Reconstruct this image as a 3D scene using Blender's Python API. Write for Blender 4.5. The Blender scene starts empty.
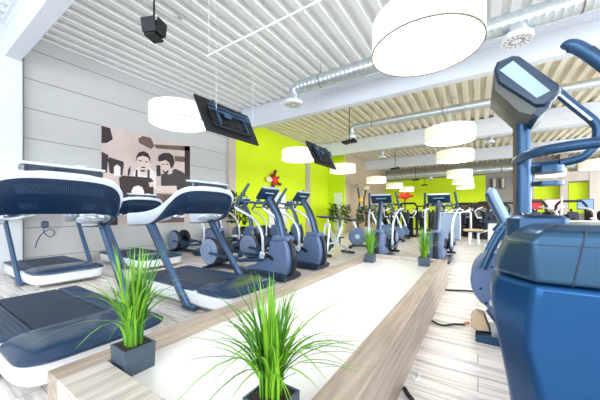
import bpy, math, random
from mathutils import Vector, Matrix, Quaternion
PI = math.pi
random.seed(7)
C = bpy.context.scene.collection

# ------------------------------------------------------------------ materials
def mat(name, col, rough=0.5, metal=0.0, spec=0.5, coat=0.0, noise=0.0, nscale=8.0, bump=0.0, emit=None, estr=0.0, aniso=None, trans=0.0):
    m = bpy.data.materials.new(name); m.use_nodes = True
    nt = m.node_tree; b = nt.nodes['Principled BSDF']
    b.inputs['Base Color'].default_value = (*col, 1)
    b.inputs['Roughness'].default_value = rough
    b.inputs['Metallic'].default_value = metal
    b.inputs['Specular IOR Level'].default_value = spec
    b.inputs['Coat Weight'].default_value = coat
    b.inputs['Transmission Weight'].default_value = trans
    tc = nt.nodes.new('ShaderNodeTexCoord')
    mp = nt.nodes.new('ShaderNodeMapping')
    nt.links.new(tc.outputs['Object'], mp.inputs['Vector'])
    if aniso: mp.inputs['Scale'].default_value = aniso
    nz = nt.nodes.new('ShaderNodeTexNoise'); nz.inputs['Scale'].default_value = nscale; nz.inputs['Detail'].default_value = 5
    nt.links.new(mp.outputs[0], nz.inputs['Vector'])
    if noise:
        mx = nt.nodes.new('ShaderNodeMix'); mx.data_type = 'RGBA'
        mx.inputs['A'].default_value = tuple(max(0, c*(1-noise)) for c in col) + (1,)
        mx.inputs['B'].default_value = tuple(min(1, c*(1+noise)) for c in col) + (1,)
        nt.links.new(nz.outputs['Fac'], mx.inputs['Factor'])
        nt.links.new(mx.outputs['Result'], b.inputs['Base Color'])
    if bump:
        bp = nt.nodes.new('ShaderNodeBump'); bp.inputs['Strength'].default_value = bump; bp.inputs['Distance'].default_value = 0.01
        nt.links.new(nz.outputs['Fac'], bp.inputs['Height']); nt.links.new(bp.outputs[0], b.inputs['Normal'])
    if emit:
        b.inputs['Emission Color'].default_value = (*emit, 1); b.inputs['Emission Strength'].default_value = estr
    return m

def wood(name, c1, c2, c3, plank=(0.16, 1.4), along='X', rough=0.45, seams=True, grain=1.0):
    """planks running along one axis with streaky grain"""
    m = bpy.data.materials.new(name); m.use_nodes = True
    nt = m.node_tree; b = nt.nodes['Principled BSDF']; L = nt.links.new; N = nt.nodes.new
    tc = N('ShaderNodeTexCoord'); mp = N('ShaderNodeMapping')
    L(tc.outputs['Object'], mp.inputs['Vector'])
    if along == 'Y': mp.inputs['Rotation'].default_value = (0, 0, PI/2)
    st = N('ShaderNodeMapping'); st.inputs['Scale'].default_value = (1.2, 14*grain, 14*grain); L(mp.outputs[0], st.inputs['Vector'])
    br = N('ShaderNodeTexBrick'); br.inputs['Scale'].default_value = 1.0
    br.inputs['Brick Width'].default_value = plank[1]; br.inputs['Row Height'].default_value = plank[0]
    br.inputs['Mortar Size'].default_value = 0.003 if seams else 0.0
    br.inputs['Color1'].default_value = (0, 0, 0, 1); br.inputs['Color2'].default_value = (1, 1, 1, 1); br.inputs['Mortar'].default_value = (0.5, 0.5, 0.5, 1)
    L(mp.outputs[0], br.inputs['Vector'])
    ad = N('ShaderNodeVectorMath'); ad.operation = 'ADD'
    sc = N('ShaderNodeVectorMath'); sc.operation = 'SCALE'; sc.inputs['Scale'].default_value = 9.0 if seams else 0.0
    L(br.outputs['Color'], sc.inputs[0]); L(sc.outputs[0], ad.inputs[0]); L(st.outputs[0], ad.inputs[1])
    nz = N('ShaderNodeTexNoise'); nz.inputs['Scale'].default_value = 1.3; nz.inputs['Detail'].default_value = 8; nz.inputs['Roughness'].default_value = 0.62
    L(ad.outputs[0], nz.inputs['Vector'])
    cr = N('ShaderNodeValToRGB'); e = cr.color_ramp.elements
    e[0].position = 0.34; e[0].color = (*c1, 1); e[1].position = 0.66; e[1].color = (*c3, 1)
    k = cr.color_ramp.elements.new(0.5); k.color = (*c2, 1)
    L(nz.outputs['Fac'], cr.inputs['Fac'])
    mx = N('ShaderNodeMix'); mx.data_type = 'RGBA'; mx.blend_type = 'MULTIPLY'
    mx.inputs['B'].default_value = (0.45, 0.4, 0.38, 1)
    L(br.outputs['Fac'], mx.inputs['Factor']); L(cr.outputs['Color'], mx.inputs['A'])
    L(mx.outputs['Result'], b.inputs['Base Color'])
    b.inputs['Roughness'].default_value = rough
    return m

M = {}
M['floor'] = wood('floor_oak', (0.36, 0.33, 0.32), (0.74, 0.68, 0.63), (0.90, 0.84, 0.77), (0.19, 1.6), 'X', 0.32)
M['oak'] = wood('bench_oak', (0.31, 0.235, 0.175), (0.42, 0.33, 0.26), (0.52, 0.42, 0.34), (0.9, 5.0), 'Y', 0.5, False, 1.4)
M['oak_cross'] = wood('bench_oak_cross', (0.42, 0.36, 0.31), (0.56, 0.49, 0.43), (0.68, 0.61, 0.55), (0.9, 5.0), 'Y', 0.5, False, 1.4)
M['white_gloss'] = mat('white_gloss_top', (0.86, 0.83, 0.80), 0.28, coat=0.0, spec=0.3, noise=0.02)
M['wall'] = mat('grey_panel', (0.54, 0.54, 0.53), 0.6, noise=0.04, nscale=3)
M['seam'] = mat('panel_seam', (0.16, 0.15, 0.15), 0.8)
M['white_wall'] = mat('white_plaster', (0.72, 0.74, 0.76), 0.7, noise=0.02)
M['beige'] = mat('beige_column', (0.56, 0.48, 0.42), 0.7, noise=0.03)
M['green'] = mat('lime_paint', (0.70, 0.88, 0.003), 0.7, noise=0.03, nscale=2)
M['green2'] = mat('lime_paint_far', (0.66, 0.86, 0.004), 0.7, noise=0.03, nscale=2)
M['beige_wall'] = mat('sand_wall', (0.58, 0.46, 0.33), 0.75, noise=0.08, nscale=2, aniso=(1, 1, 6))
M['grey_wall'] = mat('taupe_wall', (0.34, 0.31, 0.29), 0.75, noise=0.05, nscale=2)
M['deck'] = mat('white_steel_deck', (0.86, 0.87, 0.86), 0.42, noise=0.03, nscale=1.5)
M['deck2'] = mat('cream_steel_deck', (0.80, 0.74, 0.59), 0.45, noise=0.05, nscale=1.5)  # same deck; dimmer, yellower light of the far bays put into the colour
M['beam'] = mat('white_beam', (0.74, 0.77, 0.84), 0.55, noise=0.02, nscale=2)
M['galv'] = mat('galvanised_duct', (0.62, 0.68, 0.72), 0.3, metal=0.85, noise=0.12, nscale=5)
M['cream_metal'] = mat('cream_duct', (0.55, 0.42, 0.24), 0.4, metal=0.4, noise=0.1)
M['white_plastic'] = mat('white_plastic', (0.82, 0.84, 0.86), 0.35, noise=0.01)
M['rim'] = mat('console_rim_white', (0.66, 0.74, 0.84), 0.3, noise=0.01, coat=0.3)
M['navy'] = mat('navy_shell', (0.003, 0.018, 0.050), 0.32, noise=0.25, nscale=4)
M['navy_hood'] = mat('navy_hood', (0.008, 0.036, 0.088), 0.27, noise=0.12, nscale=5, coat=0.3)
M['belt'] = mat('running_belt', (0.016, 0.034, 0.068), 0.6, noise=0.35, nscale=14, bump=0.2)
M['rail'] = mat('foot_rail_blue', (0.024, 0.052, 0.115), 0.4, noise=0.15, nscale=30, aniso=(1, 12, 1))
M['post'] = mat('blue_grey_post', (0.065, 0.125, 0.23), 0.3, metal=0.55, noise=0.05)
M['shroud'] = mat('light_blue_shroud', (0.11, 0.17, 0.31), 0.4, noise=0.04)
M['disc'] = mat('pale_disc', (0.20, 0.27, 0.42), 0.4, noise=0.04)
M['darkblue'] = mat('dark_blue_plastic', (0.008, 0.022, 0.050), 0.35, noise=0.15)
M['black'] = mat('black_plastic', (0.008, 0.012, 0.020), 0.4, noise=0.2)
M['black_metal'] = mat('black_metal', (0.006, 0.008, 0.011), 0.45, metal=0.2, noise=0.3, nscale=20)
M['silver'] = mat('silver_tube', (0.66, 0.72, 0.80), 0.28, metal=0.5, noise=0.03)
M['grip'] = mat('grey_green_grip', (0.05, 0.10, 0.12), 0.6, noise=0.3, nscale=40)
M['screen'] = mat('dark_screen', (0.006, 0.015, 0.035), 0.12, coat=0.6, noise=0.1)
M['screen_blue'] = mat('blue_console_back', (0.006, 0.028, 0.066), 0.3, noise=0.1)
M['badge'] = mat('pale_badge', (0.45, 0.58, 0.72), 0.4)
M['paint_blue'] = mat('satin_blue_shroud', (0.008, 0.070, 0.200), 0.30, metal=0.6, noise=0.05, nscale=200, bump=0.02)
M['paint_cap'] = mat('satin_grey_blue_cap', (0.034, 0.090, 0.165), 0.28, metal=0.65, noise=0.05, nscale=200, bump=0.02)
M['paint_pale'] = mat('pale_blue_panel', (0.32, 0.44, 0.60), 0.4, noise=0.03)
M['tube_blue'] = mat('satin_blue_tube', (0.022, 0.070, 0.150), 0.3, metal=0.45, noise=0.05)
M['housing'] = mat('grey_brown_housing', (0.075, 0.078, 0.075), 0.4, metal=0.2, noise=0.1)
M['tan'] = mat('tan_pad', (0.72, 0.55, 0.36), 0.6, noise=0.1)
M['red'] = mat('red_plastic', (0.72, 0.02, 0.008), 0.45, noise=0.15)
M['darkred'] = mat('dark_red_plastic', (0.20, 0.012, 0.012), 0.5, noise=0.2)
M['cream'] = mat('cream_plastic', (0.86, 0.74, 0.55), 0.5, noise=0.1)
M['grass1'] = mat('grass_bright', (0.20, 0.46, 0.020), 0.5, noise=0.35, nscale=10)
M['grass2'] = mat('grass_deep', (0.055, 0.22, 0.018), 0.5, noise=0.35, nscale=10)
M['pot'] = mat('slate_pot', (0.055, 0.085, 0.115), 0.5, noise=0.3, nscale=25, bump=0.3)
M['leaf'] = mat('dark_leaf', (0.016, 0.065, 0.012), 0.5, noise=0.4, nscale=12)
M['stem'] = mat('brown_stem', (0.12, 0.07, 0.04), 0.7, noise=0.3)
M['cable'] = mat('black_cable', (0.012, 0.012, 0.016), 0.6, noise=0.2)
M['orange'] = mat('orange_cable', (0.62, 0.16, 0.06), 0.6, noise=0.2)
M['wire'] = mat('steel_wire', (0.62, 0.64, 0.66), 0.4, metal=0.3)
M['lamp_disc'] = mat('lamp_diffuser', (0.9, 0.88, 0.84), 0.5, emit=(1.0, 0.97, 0.92), estr=6.0)
M['lamp_drum'] = mat('lamp_drum', (0.62, 0.58, 0.48), 0.7, emit=(1.0, 0.93, 0.78), estr=0.30)
M['lamp_band'] = mat('lamp_band', (0.16, 0.13, 0.10), 0.6)
M['mural_bg'] = mat('mural_pink', (0.66, 0.53, 0.49), 0.6, noise=0.25, nscale=1.6)
M['mural_dark'] = mat('mural_dark', (0.035, 0.018, 0.022), 0.6, noise=0.3)
M['mural_brown'] = mat('mural_brown', (0.16, 0.095, 0.085), 0.6, noise=0.4, nscale=6)
M['mural_grey'] = mat('mural_grey', (0.055, 0.040, 0.042), 0.6, noise=0.4, nscale=6)
M['mural_skin'] = mat('mural_skin', (0.74, 0.60, 0.54), 0.6, noise=0.15, nscale=5)
M['mural_light'] = mat('mural_light', (0.86, 0.78, 0.74), 0.6, noise=0.05)
M['glass'] = mat('window_glass', (1, 1, 1), 0.02, trans=1.0)
M['frame'] = mat('window_frame', (0.7, 0.7, 0.7), 0.4)
M['pink_screen'] = mat('pink_screen', (0.8, 0.35, 0.42), 0.3, emit=(0.95, 0.45, 0.5), estr=0.6)
M['blue_screen'] = mat('blue_screen', (0.12, 0.2, 0.6), 0.3, emit=(0.15, 0.28, 0.85), estr=0.6)
M['red_screen'] = mat('red_screen', (0.4, 0.02, 0.03), 0.3, emit=(0.5, 0.02, 0.04), estr=0.5)
M['yellow'] = mat('yellow_plastic', (0.85, 0.65, 0.05), 0.5)
M['soil'] = mat('soil', (0.03, 0.02, 0.012), 0.9, noise=0.4, nscale=30)

# ------------------------------------------------------------------ mesh builder
class MB:
    def __init__(s): s.v = []; s.f = []; s.m = []; s.mi = 0
    def _add(s, vs, fs, mi=None):
        o = len(s.v); s.v += [Vector(v) for v in vs]; s.f += [tuple(i+o for i in f) for f in fs]
        s.m += [s.mi if mi is None else mi]*len(fs); return s
    def box(s, c, size, rot=None, ch=0.0):
        """chamfered box (ch = chamfer in the local xy outline and the caps)"""
        x, y, z = [k/2 for k in size]; ch = min(ch, x*.9, y*.9, z*.9)
        R = rot if rot is not None else Matrix.Identity(3)
        if ch <= 0:
            vs = [(sx*x, sy*y, sz*z) for sz in (-1, 1) for sx, sy in ((-1, -1), (1, -1), (1, 1), (-1, 1))]
            fs = [(3, 2, 1, 0), (4, 5, 6, 7)] + [(i, (i+1) % 4, (i+1) % 4+4, i+4) for i in range(4)]
        else:
            def ring(ax, ay, zz, c):
                return [(-ax+c, -ay, zz), (ax-c, -ay, zz), (ax, -ay+c, zz), (ax, ay-c, zz), (ax-c, ay, zz), (-ax+c, ay, zz), (-ax, ay-c, zz), (-ax, -ay+c, zz)]
            vs = ring(x-ch, y-ch, -z, ch*.4) + ring(x, y, -z+ch, ch) + ring(x, y, z-ch, ch) + ring(x-ch, y-ch, z, ch*.4)
            fs = [tuple(range(7, -1, -1)), tuple(range(24, 32))]
            for k in range(3):
                for i in range(8): fs.append((k*8+i, k*8+(i+1) % 8, (k+1)*8+(i+1) % 8, (k+1)*8+i))
        c = Vector(c)
        return s._add([R @ Vector(v)+c for v in vs], fs)
    def rings(s, rings, cap=True, closed=True):
        n = len(rings[0]); vs = [p for r in rings for p in r]; fs = []
        for k in range(len(rings)-1):
            for i in range(n if closed else n-1):
                j = (i+1) % n; fs.append((k*n+i, k*n+j, (k+1)*n+j, (k+1)*n+i))
        if cap and closed:
            fs.append(tuple(range(n-1, -1, -1))); fs.append(tuple((len(rings)-1)*n+i for i in range(n)))
        return s._add(vs, fs)
    def tube(s, pts, r, seg=10, flat=1.0, up=None, cap=True):
        pts = [Vector(p) for p in pts]; n = len(pts)
        rs = r if isinstance(r, (list, tuple)) else [r]*n
        rings = []; prev = None
        for i, p in enumerate(pts):
            t = (pts[min(i+1, n-1)]-pts[max(i-1, 0)]).normalized()
            if prev is None:
                a = Vector(up) if up else (Vector((0, 0, 1)) if abs(t.z) < .9 else Vector((0, 1, 0)))
            else: a = prev
            a = (a-t*a.dot(t))
            if a.length < 1e-5: a = t.orthogonal()
            a.normalize(); prev = a; b = t.cross(a)
            rings.append([p+(a*math.cos(q)*rs[i]+b*math.sin(q)*rs[i]*flat) for q in [2*PI*k/seg for k in range(seg)]])
        return s.rings(rings, cap)
    def lathe(s, prof, c=(0, 0, 0), seg=24, axis='Z', cap=True):
        c = Vector(c); rings = []
        for r, h in prof:
            ring = []
            for k in range(seg):
                q = 2*PI*k/seg; u, w = r*math.cos(q), r*math.sin(q)
                ring.append(c+Vector({'Z': (u, w, h), 'Y': (w, h, u), 'X': (h, u, w)}[axis]))
            rings.append(ring)
        return s.rings(rings, cap)
    def prism(s, poly, a0, a1, axis='Y', ch=0.0):
        """polygon in the two other axes, extruded along `axis`; for Y the poly is (x,z)"""
        def P(p, h): return {'Y': (p[0], h, p[1]), 'X': (h, p[0], p[1]), 'Z': (p[0], p[1], h)}[axis]
        if ch:
            cx = sum(p[0] for p in poly)/len(poly); cy = sum(p[1] for p in poly)/len(poly)
            R = max(math.hypot(p[0]-cx, p[1]-cy) for p in poly); k = 1-ch/R
            inn = [(cx+(p[0]-cx)*k, cy+(p[1]-cy)*k) for p in poly]; sg = 1 if a1 > a0 else -1
            return s.rings([[P(p, a0) for p in inn], [P(p, a0+sg*ch) for p in poly], [P(p, a1-sg*ch) for p in poly], [P(p, a1) for p in inn]])
        return s.rings([[P(p, a0) for p in poly], [P(p, a1) for p in poly]])
    def ball(s, c, r, seg=14, rot=None):
        r = r if isinstance(r, (tuple, list)) else (r, r, r); c = Vector(c); h = seg//2; rings = []
        for j in range(1, h):
            t = PI*j/h
            rings.append([c+((rot or Matrix.Identity(3)) @ Vector((r[0]*math.sin(t)*math.cos(2*PI*k/seg), r[1]*math.sin(t)*math.sin(2*PI*k/seg), -r[2]*math.cos(t)))) for k in range(seg)])
        return s.rings(rings)
    def quad(s, a, b, c, d): return s._add([a, b, c, d], [(0, 1, 2, 3)])
    def build(s, name, mats, parent=None, smooth=True, angle=35, loc=None):
        me = bpy.data.meshes.new(name); me.from_pydata([tuple(v) for v in s.v], [], s.f); me.validate()
        mats = mats if isinstance(mats, (list, tuple)) else [mats]
        for m in mats: me.materials.append(m)
        for p, k in zip(me.polygons, s.m): p.material_index = min(k, len(mats)-1)
        import bmesh
        bm = bmesh.new(); bm.from_mesh(me); bmesh.ops.recalc_face_normals(bm, faces=bm.faces)
        if smooth:
            for f in bm.faces: f.smooth = True
            for e in bm.edges:
                if len(e.link_faces) == 2 and e.calc_face_angle(0) > math.radians(angle): e.smooth = False
        bm.to_mesh(me); bm.free()
        o = bpy.data.objects.new(name, me); C.objects.link(o)
        if loc: o.location = loc
        if parent: o.parent = parent
        return o

def tag(o, label=None, cat=None, group=None, kind=None):
    if label: o['label'] = label
    if cat: o['category'] = cat
    if group: o['group'] = group
    if kind: o['kind'] = kind
    return o
def thing(name, label, cat, loc=(0, 0, 0), rz=0, group=None):
    o = bpy.data.objects.new(name, None); C.objects.link(o); o.location = loc; o.rotation_euler = (0, 0, rz)
    o.empty_display_size = 0.1
    return tag(o, label, cat, group)
def struct(o): o['kind'] = 'structure'; return o
def copy_tree(o, loc=None, rz=None, label=None, group=None, parent=None):
    c = o.copy(); C.objects.link(c)
    if parent: c.parent = parent
    if loc is not None: c.location = loc
    if rz is not None: c.rotation_euler = (0, 0, rz)
    if label: c['label'] = label
    if group: c['group'] = group
    for ch in list(o.children): copy_tree(ch, parent=c)
    return c
def rotY(d): return Matrix.Rotation(math.radians(d), 3, 'Y')
def rotX(d): return Matrix.Rotation(math.radians(d), 3, 'X')
def rotZ(d): return Matrix.Rotation(math.radians(d), 3, 'Z')
def bez(pts, n=6):
    """Catmull-Rom through points"""
    P = [Vector(p) for p in pts]; out = []
    for i in range(len(P)-1):
        p0 = P[max(i-1, 0)]; p1 = P[i]; p2 = P[i+1]; p3 = P[min(i+2, len(P)-1)]
        for k in range(n):
            t = k/n
            out.append(0.5*((2*p1)+(p2-p0)*t+(2*p0-5*p1+4*p2-p3)*t*t+(3*p1-p0-3*p2+p3)*t**3))
    out.append(P[-1]); return out

# ------------------------------------------------------------------ the room
CE = 4.85                       # ceiling height
XL, XR, YF, YB = -7.8, 9.5, -4.5, 24.0
struct(MB().box(((XL+XR)/2, (YF+YB)/2, -0.1), (XR-XL+0.6, YB-YF+0.6, 0.2)).build('floor', M['floor'], smooth=False))

def deck(y0, y1, m, name='ceiling'):
    b = MB(); pitch = 0.30; prof = []; x = XL-0.1
    while x < XR+0.1:
        prof += [(x, CE+0.0), (x+0.13, CE+0.0), (x+0.165, CE+0.10), (x+0.265, CE+0.10)]; x += pitch
    prof.append((x, CE))
    b.rings([[(p[0], y0, p[1]) for p in prof], [(p[0], y1, p[1]) for p in prof]], cap=False, closed=False)
    b.box(((XL+XR)/2, (y0+y1)/2, CE+0.2), (XR-XL+0.4, y1-y0, 0.06))
    return struct(b.build(name, m, smooth=False))
deck(YF-0.1, 7.15, M['deck'])
deck(7.15, YB+0.1, M['deck2'])

# side wall: grey panels with seams
def panel_wall(name, y0, y1, x=XL, mw=M['wall'], seam=True, pitch=0.62):
    b = MB(); b.box((x-0.1, (y0+y1)/2, (CE+0.1)/2), (0.2, y1-y0, CE+0.1))
    if seam:
        b.mi = 1; z = 0.84-0.62
        while z < CE-0.1:
            b.box((x+0.001, (y0+y1)/2, z), (0.006, y1-y0, 0.012)); z += pitch
    return struct(b.build(name, [mw, M['seam']], smooth=False))
panel_wall('wall_left', YF, 6.95)
struct(MB().box((XL-0.1, 11.2, (CE+.1)/2), (0.2, 8.5, CE+0.1)).build('wall_left_green', M['green'], smooth=False))
b = MB(); b.box((XL+0.47, 15.2, (CE+.1)/2), (1.2, 0.2, CE+.1)); struct(b.build('wall_jog', M['green2'], smooth=False))
struct(MB().box((-6.9, 19.65, (CE+.1)/2), (0.3, 8.7, CE+.1)).build('wall_left_far', M['beige_wall'], smooth=False))
# columns along the side wall
for i, (y, w, m) in enumerate([(1.22, .62, 'white_wall'), (7.12, .34, 'beige'), (12.6, .3, 'beige')]):
    struct(MB().box((XL+0.06, y, CE/2), (0.14, w, CE), ch=0.008).build('trim_%d' % (i+1), M[m], smooth=False))
struct(MB().box((XL+0.145, 1.535, CE/2), (0.012, 0.02, CE)).build('trim_4', M['seam'], smooth=False))

# back wall
b = MB(); b.box(((XL+XR)/2, YB+0.1, (CE+.1)/2), (XR-XL+.4, 0.2, CE+.1)); struct(b.build('wall_back', M['grey_wall'], smooth=False))
struct(MB().box((-3.15, YB-0.02, 2.92), (7.2, 0.05, 1.96)).build('trim_5', M['green2'], smooth=False))
struct(MB().box((-4.1, YB-0.02, .97), (5.3, 0.05, 1.94)).build('trim_17', M['green2'], smooth=False))
struct(MB().box((-.2, YB-0.02, .97), (2.5, 0.05, 1.94)).build('trim_18', M['stem'], smooth=False))
for i, (x0, x1) in enumerate([(3.16, 4.45), (4.85, 6.35), (6.8, 8.4)]):
    struct(MB().box(((x0+x1)/2, YB-0.02, 2.1), (x1-x0, 0.05, 1.95)).build('trim_%d' % (6+i), M['green2'], smooth=False))
for i, (x, w) in enumerate([(4.55, .36), (5.9, .45), (2.95, .3)]):
    struct(MB().box((x, YB-0.35, CE/2), (w, 0.3, CE), ch=.01).build('trim_%d' % (9+i), M['beige'], smooth=False))
struct(MB().box((5.6, YB-0.3, 3.45), (6.4, 0.35, 0.6), ch=.01).build('trim_12', M['beige'], smooth=False))

# right and front walls, out of view, with windows added to brighten the hall
def window_wall(name, axis, pos, a0, a1, openings, m, z0=0.9, z1=3.9, thick=0.2):
    b = MB()
    def bx(u0, u1, w0, w1):
        if axis == 'X': b.box((pos, (u0+u1)/2, (w0+w1)/2), (thick, u1-u0, w1-w0))
        else: b.box(((u0+u1)/2, pos, (w0+w1)/2), (u1-u0, thick, w1-w0))
    bx(a0, a1, 0, z0); bx(a0, a1, z1, CE+.1)
    cur = a0
    for o0, o1 in openings: bx(cur, o0, z0, z1); cur = o1
    bx(cur, a1, z0, z1)
    struct(b.build(name, m, smooth=False))
wr = [(-3.5+4.0*i, -3.5+4.0*i+3.2) for i in range(7)]
wf = [(-7.0+3.3*i, -7.0+3.3*i+2.7) for i in range(5)]
window_wall('wall_right', 'X', XR+.1, YF, YB, wr, M['white_wall'])
window_wall('wall_front', 'Y', YF-.1, XL, XR, wf, M['white_wall'])
k = 0
for o0, o1 in wr:
    k += 1; b = MB()
    for u in (o0+.03, (o0+o1)/2, o1-.03): b.box((XR+.1, u, 2.4), (.07, .06, 3.0))
    for z in (.93, 3.87): b.box((XR+.1, (o0+o1)/2, z), (.07, o1-o0, .06))
    struct(b.build('window_%d' % k, M['frame'], smooth=False))
for o0, o1 in wf:
    k += 1; b = MB()
    for u in (o0+.03, (o0+o1)/2, o1-.03): b.box((u, YF-.1, 2.4), (.06, .07, 3.0))
    for z in (.93, 3.87): b.box(((o0+o1)/2, YF-.1, z), (o1-o0, .07, .06))
    struct(b.build('window_%d' % k, M['frame'], smooth=False))

# door in the green wall and white board on the jog
b = MB(); b.box((XL+.03, 9.95, 1.05), (.06, 1.25, 2.1), ch=.01); d = struct(b.build('door_1', M['white_plastic'], smooth=False))
b = MB(); b.tube([(XL+.06, 9.45, 1.0), (XL+.11, 9.45, 1.0), (XL+.11, 9.57, 1.0)], .012, 8); b.build('door_handle', M['wire'], d)

# roof beams (I shape boxed) across the hall
for i, y in enumerate((1.38, 7.22, 13.05, 18.9)):
    b = MB(); b.box(((XL+XR)/2+.05, y, CE-.33), (XR-XL+.1, .24, .66), ch=.012)
    b.box(((XL+XR)/2+.05, y, CE-.03), (XR-XL+.1, .34, .05))
    b.box(((XL+XR)/2+.05, y-.125, CE-.2), (XR-XL+.1, .012, .012))
    struct(b.build('trim_%d' % (13+i), M['beam'], smooth=False))

# ------------------------------------------------------------------ mural
mp = thing('wall_mural', 'large sepia photo print of two people training, on the grey wall', 'mural', (XL+.004, 4.175, 2.08))
MX = XL+.004; MY, MZ = 4.175, 2.08
def mpoly(name, polys, m, off):
    for p in polys:
        b = MB(); b.prism([(y-MY, z-MZ) for y, z in p], off, off+.003, axis='X'); b.build(name, m, mp, smooth=False)
def clip(p): return [(min(max(y, 2.94), 5.41), min(max(z, .84), 3.33)) for y, z in p]
mpoly('print_panel', [[(2.93, .83), (5.42, .83), (5.42, 3.34), (2.93, 3.34)]], M['mural_bg'], 0)
feat = {
 'dark': [[(2.92, 3.31), (3.13, 3.3), (3.19, 3.03), (3.06, 2.91), (2.93, 2.88)], [(2.93, 2.67), (3.09, 2.61), (3.06, 2.16), (2.93, 2.15)],
          [(5.22, 3.27), (5.41, 3.31), (5.41, 2.06), (5.22, 2.04)], [(3.08, 2.48), (3.1, 2.56), (3.44, 2.5), (3.45, 2.42), (3.41, 2.13), (3.12, 2.16)],
          [(2.94, .84), (3.3, .84), (3.3, 1.9), (2.94, 2.0)], [(4.31, 2.53), (4.43, 2.55), (4.44, 2.23), (4.32, 2.22)],
          [(4.9, 1.75), (5.41, 1.8), (5.41, 1.35), (4.9, 1.3)], [(3.55, 2.30), (3.62, 2.42), (3.60, 2.2), (3.54, 2.1)]],
 'brown': [[(4.25, 3.12), (5.41, 3.31), (5.41, 3.15), (4.3, 3.02)], [(4.87, 2.9), (5.25, 2.94), (5.25, 2.77), (4.89, 2.74)],
           [(3.81, 3.19), (3.93, 3.29), (4.15, 3.29), (4.26, 3.07), (4.15, 2.97), (3.83, 3.08)], [(4.3, 1.72), (5.2, 1.72), (5.2, .86), (4.3, .86)]]}
mpoly('machine_shapes', [clip(p) for p in feat['dark']], M['mural_dark'], .003)
mpoly('ceiling_shapes', [clip(p) for p in feat['brown']], M['mural_brown'], .003)
mpoly('shirt', [[(3.68, 2.24), (3.79, 2.4), (4.1, 2.44), (4.3, 2.32), (4.3, 1.86), (3.68, 1.82)]], M['mural_light'], .006)
mpoly('shirt_straps', [[(3.74, 2.32), (3.79, 2.35), (3.79, 2.11), (3.73, 2.11)], [(4.06, 2.39), (4.12, 2.37), (4.11, 2.15), (4.05, 2.14)]], M['mural_dark'], .009)
mpoly('dark_shirt', [[(4.45, 2.29), (4.7, 2.37), (4.89, 2.51), (5.13, 2.45), (5.41, 2.29), (5.41, 1.8), (4.45, 1.8)]], M['mural_grey'], .006)
mpoly('face', [[(3.77, 2.66), (3.93, 2.78), (4.11, 2.72), (4.12, 2.49), (4.02, 2.33), (3.93, 2.29), (3.82, 2.33), (3.77, 2.47)], [(3.86, 2.34), (4.03, 2.34), (4.03, 2.2), (3.86, 2.2)],
              [(4.43, 2.67), (4.72, 2.77), (4.75, 2.56), (4.67, 2.39), (4.57, 2.33), (4.48, 2.39)], [(4.62, 2.42), (4.78, 2.5), (4.80, 2.36), (4.66, 2.3)]], M['mural_skin'], .009)
mpoly('hair', [[(3.75, 2.56), (3.76, 2.7), (3.83, 2.82), (3.95, 2.87), (4.07, 2.83), (4.13, 2.72), (4.13, 2.57), (4.08, 2.71), (3.93, 2.74), (3.8, 2.68)],
              [(4.36, 2.66), (4.37, 2.81), (4.5, 2.92), (4.7, 2.96), (4.83, 2.89), (4.87, 2.68), (4.79, 2.51), (4.74, 2.53), (4.71, 2.66), (4.59, 2.73), (4.45, 2.67)],
              [(4.5, 2.38), (4.57, 2.31), (4.68, 2.38), (4.66, 2.43), (4.57, 2.37), (4.5, 2.43)]], M['mural_dark'], .012)
mpoly('face_marks', [[(3.83, 2.60), (3.90, 2.60), (3.90, 2.57), (3.83, 2.57)], [(3.99, 2.60), (4.06, 2.60), (4.06, 2.57), (3.99, 2.57)], [(3.87, 2.42), (3.94, 2.39), (4.02, 2.42), (3.94, 2.44)],
                    [(4.48, 2.60), (4.54, 2.61), (4.54, 2.58), (4.48, 2.57)], [(4.60, 2.62), (4.67, 2.63), (4.67, 2.60), (4.60, 2.59)]], M['mural_dark'], .012)
mpoly('console_shape', [[(3.33, 2.06), (3.41, 2.13), (4.14, 2.15), (4.22, 2.08), (4.24, 1.1), (3.41, 1.1)]], M['mural_dark'], .012)
mpoly('forearm', [[(4.34, 1.96), (4.54, 1.95), (4.93, 1.99), (4.97, 1.77), (4.44, 1.76), (4.3, 1.83)], [(4.08, 2.0), (4.21, 2.05), (4.25, 1.92), (4.12, 1.88)]], M['mural_skin'], .015)
mpoly('console_badge', [[(3.64, 1.48), (3.63, 1.75), (3.69, 1.86), (3.81, 1.9), (3.91, 1.86), (3.96, 1.75), (3.96, 1.49)], [(3.21, 2.1), (3.21, 2.33), (3.28, 2.4), (3.36, 2.35), (3.36, 2.11)]], M['mural_light'], .016)

# ------------------------------------------------------------------ platform bench
PX0, PX1, PY0, PY1, PH = -1.735, -0.415, 0.43, 5.0, 0.39
pl = thing('bench_platform', 'long low wooden platform with a recessed glossy white top, along the aisle', 'platform', ((PX0+PX1)/2, (PY0+PY1)/2, 0))
cx, cy = (PX0+PX1)/2, (PY0+PY1)/2; hx, hy = (PX1-PX0)/2, (PY1-PY0)/2
for s, w in ((-1, .13), (1, .155)):
    MB().box((s*(hx-w/2), 0, PH/2), (w, 2*hy, PH), ch=.003).build('side_plank', M['oak'], pl, smooth=False)
MB().box((-.0125, -hy+.1, PH/2), (2*hx-.287, .2, PH-.001), ch=.003).build('end_plank', M['oak_cross'], pl, smooth=False)
MB().box((-.0125, hy-.05, PH/2), (2*hx-.287, .1, PH-.001), ch=.003).build('end_plank', M['oak_cross'], pl, smooth=False)
MB().box((-.0125, .05, .165), (2*hx-.287, 2*hy-.3, .33)).build('white_top', M['white_gloss'], pl, smooth=False)
PT = 0.331

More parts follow.
